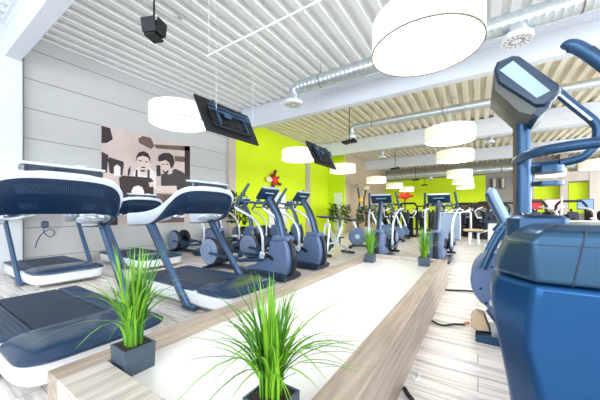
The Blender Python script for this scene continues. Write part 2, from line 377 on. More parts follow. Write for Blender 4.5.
# ------------------------------------------------------------------ potted grasses
def grass_plant(x, y, label, seed, n=120, hh=.5, spread=.2, name='potted_grass'):
    rnd = random.Random(seed)
    t = thing(name, label, 'potted plant', (x, y, PT), group='potted grasses on the platform'); del t['group']
    b = MB(); h = .133; a = .077; w = .008
    o = [(-a, -a), (a, -a), (a, a), (-a, a)]; i = [(p[0]*.9, p[1]*.9) for p in o]; bo = [(p[0]*.95, p[1]*.95) for p in o]
    b.rings([[(p[0], p[1], 0) for p in bo], [(p[0], p[1], h) for p in o], [(p[0], p[1], h) for p in i], [(p[0], p[1], h-.02) for p in i]])
    b.build('pot', M['pot'], t, smooth=False)
    s = MB(); s.box((0, 0, h-.012), (.134, .134, .012)); s.build('soil', M['soil'], t, smooth=False)
    g = MB()
    for k in range(n):
        q = rnd.uniform(0, 2*PI); r0 = rnd.uniform(0, .045); bx, by = r0*math.cos(q), r0*math.sin(q)
        q2 = q+rnd.uniform(-.8, .8); L = hh*rnd.uniform(.55, 1.08); outer = rnd.random() < .36
        bend = rnd.uniform(.5, 1.25)*spread*1.25 if outer else rnd.uniform(.05, .5)*spread
        droop = rnd.uniform(.08, .36)*L if outer else rnd.uniform(0, .06)*L
        wd = rnd.uniform(.0035, .0080); N = 8; dirv = Vector((math.cos(q2), math.sin(q2), 0)); side = Vector((-dirv.y, dirv.x, 0))
        tw = rnd.uniform(-.7, .7); side = (side*math.cos(tw)+dirv*math.sin(tw))
        g.mi = 0 if rnd.random() < .62 else 1
        L_, R_ = [], []
        for j in range(N+1):
            u = j/N
            z = h-.005+L*(u-.0) - droop*u**3 * (1.9 if outer else 1)
            c = Vector((bx, by, z))+dirv*(bend*(u**2.0))
            ww = wd*(1-u**2.5)*(0.55+.45*min(1, u*5))+.0004
            L_.append(c-side*ww); R_.append(c+side*ww)
        vs = L_+R_; g._add(vs, [(j, j+1, N+2+j, N+1+j) for j in range(N)])
    o = g.build('grass_blades', [M['grass1'], M['grass2']], t)
    return t
grass_plant(-1.526, .722, 'tufted green grass in a slate pot at the near left corner, in front of the treadmills', 1, 150, .52, .26)
grass_plant(-.655, .805, 'tall grass plant nearest the camera, its dark pot at the bottom edge', 2, 170, .46, .27)
grass_plant(-1.51, 4.45, 'upright grass in grey pot at the far left corner of the platform', 3, 130, .48, .24)
grass_plant(-.70, 4.60, 'upright grass in grey pot at the far right corner of the platform', 4, 130, .48, .24)

# ------------------------------------------------------------------ treadmill (faces +x)
def sup(a, bb, n, N=40, cx=0, z=0, rx0=None):
    """rounded rectangle ring"""
    out = []
    for k in range(N):
        t = 2*PI*k/N; c, s = math.cos(t), math.sin(t)
        out.append((cx+a*math.copysign(abs(c)**(2/n), c), bb*math.copysign(abs(s)**(2/n), s), z))
    return out
def make_treadmill():
    t = thing('treadmill', '', 'treadmill')
    b = MB(); b.rings([sup(.99, .45, 7, 44, -.01, .04), sup(1.03, .475, 7, 44, 0, .07), sup(1.04, .48, 7, 44, 0, .198), sup(1.0, .45, 7, 44, 0, .206)])
    for x in (-.85, .75):
        for y in (-.36, .36): b.lathe([(.03, 0), (.03, .06)], (x, y, 0), 10)
    b.build('base', M['white_plastic'], t)
    b = MB(); b.box((-.29, 0, .213), (1.42, .50, .022), ch=.006); b.build('running_belt', M['belt'], t)
    for s in (-1, 1):
        b = MB(); b.box((-.29, s*.355, .215), (1.40, .19, .03), ch=.008)
        for k in range(5): b.box((-.29, s*(.285+.035*k), .231), (1.34, .016, .006))
        b.build('foot_rail', M['rail'], t)
    b = MB()
    prof = [(.302, .455, .200, .73), (.320, .475, .212, .725), (.318, .472, .226, .725), (.29, .44, .252, .72), (.24, .38, .272, .72), (.15, .26, .282, .72)]
    b.rings([sup(a*1.02, w, 5, 44, c+.01, z) for a, w, z, c in prof]); b.build('motor_hood', M['navy_hood'], t)
    for s in (-1, 1):
        b = MB(); pts = bez([(.40, s*.50, .02), (.18, s*.505, .28), (-.18, s*.51, .70), (-.52, s*.52, 1.10)], 4)
        b.tube(pts, .052, 14, flat=.62, up=(1, 0, 0)); b.box((.42, s*.50, .03), (.24, .06, .06), ch=.015)
        b.build('upright', M['post'], t)
        b = MB(); pts2 = [p+Vector((-.052, 0, -.035)) for p in pts]; b.tube(pts2, .014, 6); b.build('upright_strip', M['black'], t)
        b = MB(); b.ball((-.46, s*.42, 1.075), (.13, .15, .055), 16, rotY(-12)); b.box((-.30, s*.40, 1.085), (.12, .18, .06), rotY(-12), ch=.02)
        b.build('upright_cover', M['rim'], t)
    # console shell: path (plan) from one arm end round the front to the other arm end
    key = [(-.99, -.545, .98, 1.145), (-.55, -.56, 1.00, 1.160), (-.24, -.555, 1.03, 1.205), (.00, -.54, 1.11, 1.305), (.13, -.46, 1.14, 1.43), (.19, -.30, 1.14, 1.495), (.21, 0, 1.14, 1.51)]
    key = key+[(x, -y, a, c) for x, y, a, c in key[-2::-1]]
    pts = bez([(x, y, c) for x, y, a, c in key], 5); low = bez([(x, y*(.86 if x > .05 else 1), a) for x, y, a, c in key], 5)
    n = len(pts); cen = Vector((-.25, 0, 0))
    def inward(i):
        a = pts[max(i-1, 0)]; c = pts[min(i+1, n-1)]; d = (c-a); d.z = 0; d.normalize(); return Vector((-d.y, d.x, 0))
    secs_rim, secs_navy, S = [], [], []
    for i in range(n):
        u = i/(n-1); e = min(u, 1-u)*2              # 0 at the arm ends, 1 at the front middle
        nin = inward(i); top = pts[i]; lo = low[i]
        rimh = .165-.105*min(1, max(0, (e-.26)/.26)); hgt = top.z-lo.z
        full = min(1, max(0, (e-.40)/.25))
        under = nin*(.03+.20*full*min(1, hgt/.4))
        rb = top-Vector((0, 0, rimh))+nin*.012
        nb = Vector((lo.x, lo.y, lo.z))+under
        if rb.z-.01 < nb.z: nb = rb+nin*.03-Vector((0, 0, .012))
        tin = top+nin*.07+Vector((0, 0, .004)); tout = top+nin*.006
        secs_rim.append([tin-Vector((0, 0, .03)), tin, tout+Vector((0, 0, .004)), top-Vector((0, 0, .02))-nin*.008, rb+Vector((0, 0, .01))-nin*.008, rb, rb+nin*.03])
        mid = rb.lerp(nb, .5)-nin*(.035*full)
        secs_navy.append([rb+nin*.004, rb.lerp(nb, .22)-nin*.018*full, mid, rb.lerp(nb, .8)-nin*.018*full, nb, nb+nin*.05+Vector((0, 0, .015))])
        S.append((rb, nb, nin, full))
    b = MB(); b.rings(secs_rim); b.build('console_rim', M['rim'], t, angle=50)
    b = MB(); b.rings(secs_navy); sh = b.build('console_shell', M['navy'], t, angle=50)
    # top panel closing the shell
    b = MB(); i0, i1 = 15, n-16
    top = [pts[i]+inward(i)*.05-Vector((0, 0, .012)) for i in range(i0, i1+1)]
    bot = [Vector((min(p.x-.10, -.22), p.y*.92, 1.30)) for p in top]
    b.rings([top, bot, [p-Vector((0, 0, .06)) for p in bot]], cap=False, closed=False); b.build('console_deck', M['darkblue'], t)
    b = MB(); b.box((.14, 0, 1.528), (.12, .58, .07), rotY(6), ch=.014); d = b.build('display', M['screen'], t)
    b = MB(); b.box((.13, 0, 1.572), (.14, .62, .026), rotY(6), ch=.010); b.box((.14, .12, 1.590), (.03, .09, .016), ch=.006); b.build('display_cap', M['rim'], d)
    # vents on the outside of the shell
    def at(i, v):
        rb, nb, nin, full = S[i]; q = rb.lerp(nb, v); bow = .035*full*(1-abs(2*v-1)); return q-nin*(bow+.0065)
    m0 = n//2
    for v0, v1, lo_, hi_ in ((.16, .42, -6, 6), (.68, .86, -6, -3), (.68, .86, 3, 6)):
        b = MB()
        for i in range(m0+lo_, m0+hi_):
            for f in (0, .25, .5, .75):
                A = at(i, v0).lerp(at(i+1, v0), f); B_ = at(i, v1).lerp(at(i+1, v1), min(1, f+.25))
                w = Vector((0, .0022, 0)); b.quad(A-w, A+w, B_+w, B_-w)
        b.build('vent_grille', M['post'], sh, smooth=False)
    b = MB()
    for i in (m0-11, m0-10, m0+10, m0+11):
        for v in (.25, .5, .75):
            p = at(i, v); b.ball(p, .009, 8)
    b.build('screw_caps', M['black'], sh)
    for s in (-1, 1):
        b = MB(); b.tube(bez([(-.10, s*.36, 1.12), (-.05, s*.30, 1.10), (-.06, s*.22, 1.12)], 4), .016, 8); b.box((-.10, s*.37, 1.12), (.07, .06, .05), ch=.01); b.build('latch', M['silver'], t)
    return t
tm = make_treadmill()
TX1, TX2 = -3.30, -6.52
tm.location = (TX1, .90, 0); tm['label'] = 'nearest treadmill, wide navy console cut by the left edge, beside the platform corner'
b = MB(); b.tube(bez([(.0, -.10, 1.06), (.02, -.11, .98), (.02, -.07, .93), (.0, -.03, .96), (.02, -.06, 1.0), (.03, -.12, .97), (.0, -.15, .90), (-.01, -.16, .84)], 6), .004, 6)
b.box((.0, -.10, 1.045), (.04, .05, .06), ch=.01); b.build('hanging_cord', M['darkblue'], tm)
for (x, y), lab in (((TX1, 2.49), 'second treadmill beside the platform, white swooping console arm, behind the left grass pot'),
                  ((TX2, 1.68), 'treadmill near the grey wall, its deck seen at the left edge under the nearest console'),
                  ((TX2, 3.22), 'treadmill in front of the sepia mural, half hidden by the two nearer consoles')):
    c = copy_tree(tm, (x, y, 0), 0, lab)
    for ch in list(c.children):
        if ch.name.startswith('hanging_cord'): bpy.data.objects.remove(ch)

# ------------------------------------------------------------------ cross trainer (faces +x)
def make_cross_trainer():
    t = thing('cross_trainer', '', 'cross trainer')
    b = MB(); b.prism([(1.05, .02), (.95, .0), (.25, .0), (.1, .03), (.1, .10), (.35, .13), (.9, .12), (1.06, .08)], -.27, .27, 'Y', ch=.02)
    b.box((-.45, 0, .06), (1.2, .10, .07), ch=.015); b.box((-.98, 0, .03), (.10, .56, .06), ch=.02)
    b.build('base_frame', M['darkblue'], t)
    b = MB(); prof = [(.08, .05), (.05, .14), (.30, .22), (.42, .30), (.55, .33), (.62, .45), (.66, .66), (.97, .68), (1.03, .52), (1.05, .30), (1.0, .10), (.85, .05)]
    b.prism(prof, -.14, .14, 'Y', ch=.03); b.build('shroud', M['shroud'], t)
    b = MB(); b.tube(bez([(.98, 0, .70), (1.075, 0, .5), (1.09, 0, .28), (1.03, 0, .08), (.85, 0, .03)], 4), .03, 10, flat=1.9, up=(1, 0, 0)); b.build('front_bumper', M['black'], t)
    for s in (-1, 1):
        b = MB(); b.box((.62, s*.15, .40), (.26, .03, .05), rotY(25)); b.box((.50, s*.15, .44), (.06, .03, .20), rotY(-30)); b.build('side_cutout', M['black'], t)
    b = MB(); b.box((.84, 0, .70), (.34, .24, .10), ch=.03)
    b.build('collar', M['shroud'], t)
    b = MB(); b.tube(bez([(.86, 0, .68), (.79, 0, .95), (.68, 0, 1.2), (.53, 0, 1.42)], 5), .058, 12, flat=1.05, up=(1, 0, 0)); b.build('console_pole', M['post'], t)
    b = MB(); b.tube(bez([(.925, 0, .68), (.855, 0, .95), (.745, 0, 1.2), (.595, 0, 1.41)], 5), .018, 8, flat=1.8, up=(1, 0, 0)); b.build('pole_strip', M['black'], t)
    R = rotY(-58)
    b = MB(); b.box((.50, 0, 1.50), (.25, .50, .05), rotY(-52), ch=.018); cs = b.build('console', M['screen_blue'], t)
    b = MB(); b.box((.479, 0, 1.516), (.20, .44, .008), rotY(-52)); b.build('screen', M['screen'], cs)
    b = MB(); b.box((.580, 0, 1.603), (.008, .47, .045), rotY(-52)); b.build('console_trim', M['badge'], cs, smooth=False)
    b = MB(); b.box((.543, 0, 1.510), (.018, .24, .006), rotY(-52)); b.build('console_badge', M['badge'], cs, smooth=False)
    for s in (-1, 1):
        b = MB(); b.tube(bez([(.56, 0, 1.36), (.45, s*.12, 1.33), (.32, s*.22, 1.34), (.12, s*.24, 1.36), (.06, s*.24, 1.42)], 4), .022, 8); b.build('fixed_handle', M['post'], t)
        b = MB(); b.tube(bez([(.62, s*.28, .42), (.60, s*.29, .80), (.42, s*.32, 1.06), (.10, s*.37, 1.22), (.05, s*.375, 1.30)], 5), .024, 10); a = b.build('moving_arm', M['silver'], t)
        b = MB(); b.tube([(.06, s*.375, 1.27), (.16, s*.365, 1.42), (.34, s*.33, 1.67)], [.03, .03, .026], 10); b.build('grip', M['grip'], a)
        b = MB(); b.box((.60, s*.28, .42), (.10, .06, .12), rotY(20), ch=.02); b.build('arm_joint', M['silver'], a)
        b = MB(); b.tube([(.60, s*.26, .34), (.05, s*.26, .27), (-.80, s*.27, .34)], .03, 8, flat=.7); b.box((-.15, s*.26, .33), (.42, .13, .035), rotY(-4), ch=.012)
        b.box((.06, s*.26, .37), (.03, .13, .07), ch=.01); b.build('pedal_bar', M['tube_blue'], t)
        b = MB(); b.lathe([(.02, -.05), (.255, -.05), (.285, -.03), (.285, .03), (.26, .045), (.02, .05)], (-.90, s*.16, .36), 28, 'Y'); dd = b.build('rear_disc', M['black'], t)
        b = MB(); b.lathe([(.262, 0), (.255, s*.02), (.20, s*.035), (.02, s*.045)], (-.90, s*.200, .36), 28, 'Y'); b.build('disc_cover', M['disc'], dd)
        b = MB(); b.lathe([(.150, 0), (.150, s*.004), (.140, s*.004), (.140, 0)], (-.90, s*.238, .36), 28, 'Y', cap=False); b.build('disc_ring', M['shroud'], dd)
    b = MB(); b.box((-.85, 0, .24), (.3, .2, .28), ch=.04); b.build('rear_housing', M['darkblue'], t)
    return t
ct = make_cross_trainer()
ct.location = (-3.72, 3.85, 0); ct['label'] = 'front cross trainer of the left row, directly behind the second treadmill'
g = 'cross trainers left of the platform'
spots = [((-3.72, 4.98, 0), 0, 'cross trainer of the front left row, furthest along, beside the spin bike'),
 ((-6.6, 4.85, 0), 0, 'back row cross trainer beside the mural, seen under the second treadmill console'),
 ((-6.6, 6.1, 0), 0, 'back row cross trainer in front of the beige column and lime wall'),
 ((-6.6, 7.35, 0), 0, 'back row cross trainer seen just left of the front cross trainer console'),
 ((-6.6, 8.6, 0), 0, 'back row cross trainer in front of the white door in the lime wall'),
 ((-2.1, 7.35, 0), -PI/2+.12, 'cross trainer facing the camera behind the far left grass pot'),
 ((-.80, 7.9, 0), -PI/2-.0, 'cross trainer facing the camera behind the far right grass pot')]
for loc, rz, lab in spots: copy_tree(ct, loc, rz, lab)

# ------------------------------------------------------------------ bikes
def make_spin_bike():      # faces +x
    t = thing('spin_bike', '', 'exercise bike')
    b = MB(); b.box((.48, 0, .04), (.09, .54, .06), ch=.02); b.box((-.48, 0, .04), (.09, .50, .06), ch=.02); b.build('stabilizer_bar', M['black'], t)
    b = MB(); b.tube([(.48, 0, .06), (.30, 0, .32), (-.05, 0, .36), (-.48, 0, .06)], .035, 8); b.tube([(.02, 0, .34), (-.22, 0, .78)], .035, 8)
    for s in (-1, 1): b.tube([(.46, s*.09, .05), (.40, s*.09, .50), (.34, s*.07, .86)], .026, 8)
    b.tube([(.34, 0, .80), (.02, 0, .34)], .03, 8); b.build('frame', M['silver'], t)
    b = MB(); b.lathe([(.02, -.02), (.22, -.02), (.23, -.012), (.23, .012), (.22, .02), (.02, .02)], (.40, 0, .32), 24, 'Y'); b.build('flywheel', M['darkblue'], t)
    b = MB(); b.tube([(.34, 0, .80), (.33, 0, 1.02)], .024, 8); b.build('handlebar_post', M['wire'], t)
    b = MB(); b.tube([(.52, -.22, 1.06), (.36, -.23, 1.03), (.30, 0, 1.02), (.36, .23, 1.03), (.52, .22, 1.06)], .02, 8); b.box((.36, 0, 1.05), (.16, .46, .05), ch=.02); b.build('handlebar', M['black'], t)
    b = MB(); b.tube([(-.22, 0, .76), (-.27, 0, .96)], .022, 8); b.build('seat_post', M['wire'], t)
    b = MB(); b.rings([[(x*.27-.28, y*.13*(1-.75*max(0, x)), z) for x, y in [(math.cos(k*PI/6), math.sin(k*PI/6)) for k in range(12)]] for z in (.97, .985, 1.02)]); b.build('seat', M['black'], t)
    for s in (-1, 1):
        b = MB(); b.box((0, s*.13, .34+s*.07), (.03, .025, .17)); b.box((0, s*.20, .34+s*.15), (.10, .10, .03), ch=.01); b.build('pedal', M['black'], t)
    return t
sb = make_spin_bike(); sb.location = (-3.28, 6.85, 0); sb.rotation_euler = (0, 0, -PI/2-.3); sb['label'] = 'silver spin bike facing the camera, right of the cross trainers'
def make_upright_bike():
    t = thing('upright_bike', '', 'exercise bike')
    b = MB(); b.box((.50, 0, .035), (.12, .54, .07), ch=.02); b.box((-.50, 0, .035), (.12, .52, .07), ch=.02); b.box((0, 0, .08), (.95, .10, .08), ch=.02); b.build('base_frame', M['darkblue'], t)
    b = MB(); b.lathe([(.02, -.10), (.24, -.10), (.285, -.06), (.285, .06), (.24, .10), (.02, .10)], (-.28, 0, .38), 28, 'Y'); b.prism([(-.3, .24), (.5, .16), (.55, .34), (.34, .62), (.1, .46), (-.2, .5)], -.085, .085, 'Y', ch=.03); b.build('body', M['shroud'], t)
    b = MB()
    for s in (-1, 1): b.lathe([(.08, 0), (.07, s*.01), (.02, s*.012)], (-.28, s*.10, .38), 16, 'Y')
    b.build('body_badge', M['badge'], t)
    b = MB(); b.tube([(.40, 0, .55), (.28, 0, .9), (.15, 0, 1.2)], .035, 8); b.build('console_pole', M['silver'], t)
    b = MB(); b.box((.10, 0, 1.24), (.22, .34, .05), rotY(20), ch=.015); b.build('console', M['screen_blue'], t)
    b = MB(); b.tube([(-.05, -.24, 1.14), (.10, -.22, 1.10), (.20, 0, 1.08), (.10, .22, 1.10), (-.05, .24, 1.14)], .018, 8); b.build('handlebar', M['black'], t)
    b = MB(); b.tube([(-.25, 0, .5), (-.42, 0, .88)], .035, 8); b.build('seat_post', M['silver'], t)
    b = MB(); b.rings([[(x*.15-.44, y*.15*(1-.5*max(0, x)), z) for x, y in [(math.cos(k*PI/6), math.sin(k*PI/6)) for k in range(12)]] for z in (.88, .90, .95)]); b.build('seat', M['black'], t)
    for s in (-1, 1):
        b = MB(); b.box((.08, s*.13, .30+s*.06), (.03, .025, .17)); b.box((.08, s*.19, .30+s*.13), (.10, .10, .03), ch=.01); b.build('pedal', M['black'], t)
    return t
ub = make_upright_bike(); ub.location = (-3.05, 8.6, 0); ub.rotation_euler = (0, 0, .35); ub['label'] = 'upright bike with blue drum body, between spin bike and cross trainer'
for loc, rz, lab in (((-3.0, 11.4, 0), .15, 'blue exercise bike right of the far left cross trainer, nearer of two'),
                     ((-3.1, 12.8, 0), .15, 'blue exercise bike behind another blue bike, under the red ornament')):
    copy_tree(ub, loc, rz, lab)

# ------------------------------------------------------------------ stepper on the right (faces -x) - second from camera
def make_stepper(loc):
    t = thing('stepper', 'blue stepper with tan pedal pad, between the aisle and the big right-hand machine', 'stepper', loc)
    b = MB(); b.prism([(-.02, 0), (.9, 0), (.9, .10), (.04, .07), (-.02, .05)], -.19, .19, 'Y', ch=.015); b.build('base_tray', M['tube_blue'], t)
    b = MB(); b.prism([(-.06, .10), (-.055, .20), (-.02, .25), (.05, .24), (.10, .08), (-.01, .07)], -.12, .0, 'Y', ch=.02); b.build('foot_pad', M['tan'], t)
    b = MB()
    disc = [(.19+.25*math.cos(a_), .55+.27*math.sin(a_)) for a_ in [PI*k/12 for k in range(5, 17)]]
    b.prism(disc+[(.20, .10), (.65, .12), (.70, .74), (.22, .80)], -.19, .19, 'Y', ch=.03); sh = b.build('side_shroud', M['shroud'], t)
    b = MB()
    for s in (-1, 1):
        b.lathe([(.15, 0), (.14, s*.01), (.09, s*.012), (.085, s*.0)], (.26, s*.19, .50), 24, 'Y')
        for x, z in ((.02, .48), (.06, .36), (.10, .68), (.20, .76)): b.lathe([(.012, 0), (.010, s*.006)], (x, s*.19, z), 8, 'Y')
    b.build('crank_ring', M['darkblue'], sh)
    b = MB()
    for s in (-1, 1):
        b.tube([(.26, s*.20, .50), (.12, s*.22, .40)], .028, 8); b.lathe([(.03, -.02), (.03, .02)], (.11, s*.225, .38), 12, 'Y'); b.lathe([(.03, -.02), (.03, .02)], (.20, s*.225, .82), 12, 'Y')
    b.build('crank_arm', M['silver'], t)
    for s in (-1, 1):
        b = MB(); b.tube(bez([(.04, s*.20, .66), (.10, s*.20, .83), (.17, s*.20, .98), (.24, s*.20, 1.02), (.60, s*.20, 1.02)], 4), .026, 10)
        b.tube([(.13, s*.20, .98), (.26, s*.12, 1.15)], .02, 8); b.build('frame_tube', M['tube_blue'], t)
        b = MB(); b.tube([(.08, s*.16, .30), (.20, s*.16, .12), (.55, s*.16, .10)], .03, 8); b.build('pedal_link', M['tube_blue'], t)
    b = MB(); b.tube([(.30, 0, .72), (.22, 0, 1.10)], .05, 10); b.build('console_post', M['post'], t)
    b = MB(); R = rotY(28); b.box((.17, 0, 1.17), (.07, .36, .44), rotY(-22), ch=.03); cs = b.build('console', M['paint_pale'], t)
    b = MB(); b.box((.145, 0, 1.162), (.05, .32, .40), rotY(-22), ch=.02); b.build('console_back', M['post'], cs)
    return t
make_stepper((.0, 3.08, 0))

# ------------------------------------------------------------------ big right-hand machine (faces -x)
def big_machine():
    X0, Y0 = .55, 1.70
    t = thing('vario_trainer', '', 'cross trainer', (X0, Y0, 0)); t.name = 'elliptical_trainer'
    t['label'] = 'large satin blue elliptical filling the right edge, chunky faceted shroud and curved handlebars'
    hw = .29
    def ring(z, xf, fw, ridge, xr=1.35, hw=hw):
        # plan outline: narrow front flat, chamfer facet, then long side
        L = [(xf, -fw), (ridge, -hw), (xr, -hw), (xr, hw), (ridge, hw), (xf, fw)]
        mid = []
        for (a, c) in zip(L, L[1:]+L[:1]):
            mid.append(a); 
        return [(x-X0, y, z) for x, y in mid]
    body = [(.06, .155, .10, .26), (.30, .125, .11, .225), (.42, .105, .11, .205), (.62, .070, .12, .160), (.74, .052, .12, .175), (.80, .056, .12, .185), (.868, .078, .12, .195)]
    b = MB(); b.rings([ring(*r) for r in body]); lo = b.build('lower_shroud', M['paint_blue'], t, angle=14)
    m = lo.modifiers.new('Bevel', 'BEVEL'); m.width = .022; m.segments = 3; m.limit_method = 'ANGLE'; m.angle_limit = math.radians(12)
    cap = [(.872, .074, .12, .190), (.94, .086, .12, .180), (1.03, .118, .12, .175), (1.075, .150, .11, .20)]
    b = MB(); b.rings([ring(*r) for r in cap]+[ring(1.105, .20, .07, .27, 1.3, .23)]); cp = b.build('shroud_cap', M['paint_cap'], t, angle=14)
    m = cp.modifiers.new('Bevel', 'BEVEL'); m.width = .018; m.segments = 3; m.limit_method = 'ANGLE'; m.angle_limit = math.radians(12)
    b = MB(); b.rings([ring(z, xf-.0015, fw, rd, 1.352, hw+.0015) for z, xf, fw, rd in ((1.022, .116, .12, .176), (1.026, .117, .12, .176))])
    b.prism([(.33-X0, 1.085), (.336-X0, 1.085), (.300-X0, .875), (.294-X0, .875)], -hw-.002, -hw+.01, 'Y'); b.build('cap_seam', M['navy'], cp, smooth=False)
    b = MB(); b.box((.60-X0, 0, .03), (.9, .5, .06), ch=.02); b.build('base_frame', M['black'], t)
    # collar and pole
    b = MB(); b.rings([[(x-X0, y, z) for x, y in ((.12, -.05), (.16, -.10), (.31, -.10), (.33, -.08), (.33, .08), (.31, .10), (.16, .10), (.12, .05))] for z in (1.04, 1.125)]+
                  [[(x-X0, y, 1.14) for x, y in ((.14, -.04), (.17, -.08), (.30, -.08), (.315, -.07), (.315, .07), (.30, .08), (.17, .08), (.14, .04))]]); b.build('pole_collar', M['tube_blue'], t, angle=50)
    b = MB(); b.tube([(.185-X0, 0, 1.15), (.185-X0, 0, 1.40), (.182-X0, 0, 1.68)], .030, 20); b.build('console_pole', M['tube_blue'], t)
    b = MB(); b.tube([(.160-X0, .02, 1.13), (.158-X0, .02, 1.66)], .013, 8); b.build('pole_strip', M['stem'], t)
    # console: profile in xz, from y -.2 to .1 (local)
    yn, yf = -.20, .12
    prof = [(.060, 1.80), (.072, 1.83), (.125, 1.842), (.150, 1.832), (.285, 1.665), (.284, 1.645), (.262, 1.622), (.235, 1.595), (.205, 1.60), (.075, 1.735)]
    b = MB(); b.prism([(x-X0, z) for x, z in prof], yn, yf, 'Y', ch=.012); cs = b.build('console', M['screen_blue'], t, angle=40)
    b = MB(); b.prism([(x-X0, z) for x, z in ((.080, 1.785), (.128, 1.812), (.248, 1.652), (.206, 1.632))], yn-.004, yn+.01, 'Y'); b.build('side_panel', M['paint_pale'], cs, smooth=False)
    b = MB(); b.prism([(x-X0, z) for x, z in ((.058, 1.785), (.210, 1.605), (.240, 1.597), (.205, 1.56), (.150, 1.59), (.056, 1.715))], yn+.02, yf-.01, 'Y', ch=.015); b.build('console_back', M['housing'], cs, angle=40)
    b = MB(); b.prism([(x-X0, z) for x, z in ((.218, 1.602), (.262, 1.622), (.252, 1.590), (.212, 1.55), (.19, 1.57))], yn+.015, yf-.02, 'Y', ch=.01); b.build('console_tray', M['navy'], cs)
    # handlebars
    def W(p): return (p[0]-X0, p[1]-Y0, p[2])
    b = MB(); b.tube([W(p) for p in bez([(.35, 1.90, 1.405), (.26, 1.93, 1.405), (.19, 1.87, 1.405), (.162, 1.74, 1.405), (.18, 1.60, 1.41), (.24, 1.51, 1.412), (.38, 1.45, 1.412), (.60, 1.44, 1.405), (.80, 1.45, 1.38)], 6)], [.019]*13+[.022]*100 if False else .021, 14); b.build('hoop_handlebar', M['tube_blue'], t)
    b = MB(); b.tube([W(p) for p in bez([(.35, 1.90, 1.405), (.43, 1.90, 1.425), (.475, 1.90, 1.48), (.488, 1.90, 1.55), (.472, 1.90, 1.60), (.40, 1.90, 1.695), (.325, 1.90, 1.80)], 6)], .021, 14)
    b.ball(W((.322, 1.90, 1.803)), .026, 12); b.build('far_handle', M['tube_blue'], t)
    b = MB(); b.tube([W(p) for p in ((.460, 1.875, 1.600), (.335, 1.875, 1.765))], .006, 6); b.build('pulse_sensor', M['silver'], t)
    b = MB(); b.tube([W(p) for p in bez([(.262, 1.35, 1.745), (.272, 1.35, 1.752), (.30, 1.35, 1.735), (.36, 1.35, 1.66), (.46, 1.36, 1.52), (.60, 1.38, 1.36), (.66, 1.42, 1.15), (.66, 1.46, .90)], 5)], [.006, .013, .018, .02, .021]+[.022]*31, 14); ma = b.build('near_handle', M['tube_blue'], t)
    b = MB(); b.tube([W(p) for p in ((.325, 1.338, 1.72), (.42, 1.345, 1.595))], .012, 6); b.build('grip_insert', M['navy'], ma)
    # cup holder
    b = MB()
    for z in (1.345, 1.285): b.lathe([(.050, 0), (.058, 0), (.058, .032 if z > 1.3 else .018), (.050, .032 if z > 1.3 else .018)], W((.285, 1.77, z)), 24)
    b.lathe([(.0505, 0), (.0505, .006)], W((.285, 1.77, 1.283)), 24); b.box(W((.222, 1.80, 1.325)), (.03, .05, .085), ch=.006); b.build('cup_holder', M['tube_blue'], t)
big_machine()

# ------------------------------------------------------------------ pendant lamps
def make_lamp():
    t = thing('pendant_lamp', '', 'lamp'); r = .525
    b = MB(); b.lathe([(r-.012, 0), (r, .0), (r, .30), (r-.012, .30)], (0, 0, 0), 56, cap=False); b.build('drum_shade', M['lamp_drum'], t)
    b = MB(); b.lathe([(0.01, .012), (r-.012, .012), (r-.012, .02), (.01, .02)], (0, 0, 0), 56); b.build('diffuser', M['lamp_disc'], t)
    b = MB(); b.lathe([(r-.004, -.006), (r+.004, -.006), (r+.004, .008), (r-.004, .008)], (0, 0, 0), 56, cap=False); b.build('rim_band', M['lamp_band'], t)
    b = MB(); b.lathe([(0.01, .29), (r-.01, .29), (r-.01, .295), (.01, .295)], (0, 0, 0), 40); b.build('top_cover', M['white_plastic'], t)
    b = MB()
    L = CE-2.82
    b.tube([(0, 0, .29), (0, 0, L)], .004, 6); b.lathe([(.05, L-.03), (.05, L)], (0, 0, 0), 12)
    b.build('cable', M['wire'], t)
    return t
lm = make_lamp(); LZ = 2.82
lamps = [((-4.70, 3.05), 'drum pendant lamp above the mural, left of the nearest television'),
 ((-.46, 3.05), 'biggest drum pendant lamp, at the top centre of the photo'),
 ((-4.74, 7.15), 'drum pendant lamp in front of the lime wall beside the second television'),
 ((-.56, 7.2), 'drum pendant lamp right of centre, second below the biggest one'),
 ((-4.65, 10.3), 'drum pendant lamp just right of the second television'),
 ((-.62, 10.0), 'drum pendant lamp right of centre, third below the biggest one'),
 ((-4.68, 14.8), 'drum pendant lamp over the sand coloured wall'),
 ((-.72, 14.6), 'drum pendant lamp at the top edge of the far lime wall, nearest of three overlapping'),
 ((-4.65, 18.6), 'drum pendant lamp at the left end of the far lime wall'),
 ((-.72, 18.0), 'drum pendant lamp in front of the far lime wall, middle of three overlapping'),
 ((-4.55, 21.8), 'farthest left drum pendant lamp, low before the far lime wall'),
 ((-.72, 21.6), 'farthest right-centre drum pendant lamp, lowest of three overlapping'),
 ((2.75, 16.6), 'drum pendant lamp seen through the cup holder of the big elliptical'),
 ((3.75, 14.6), 'drum pendant lamp at the right edge behind the blue handlebar')]
for i, ((x, y), lab) in enumerate(lamps):
    if i == 0: lm.location = (x, y, LZ); lm['label'] = lab
    else: copy_tree(lm, (x, y, LZ), 0, lab)

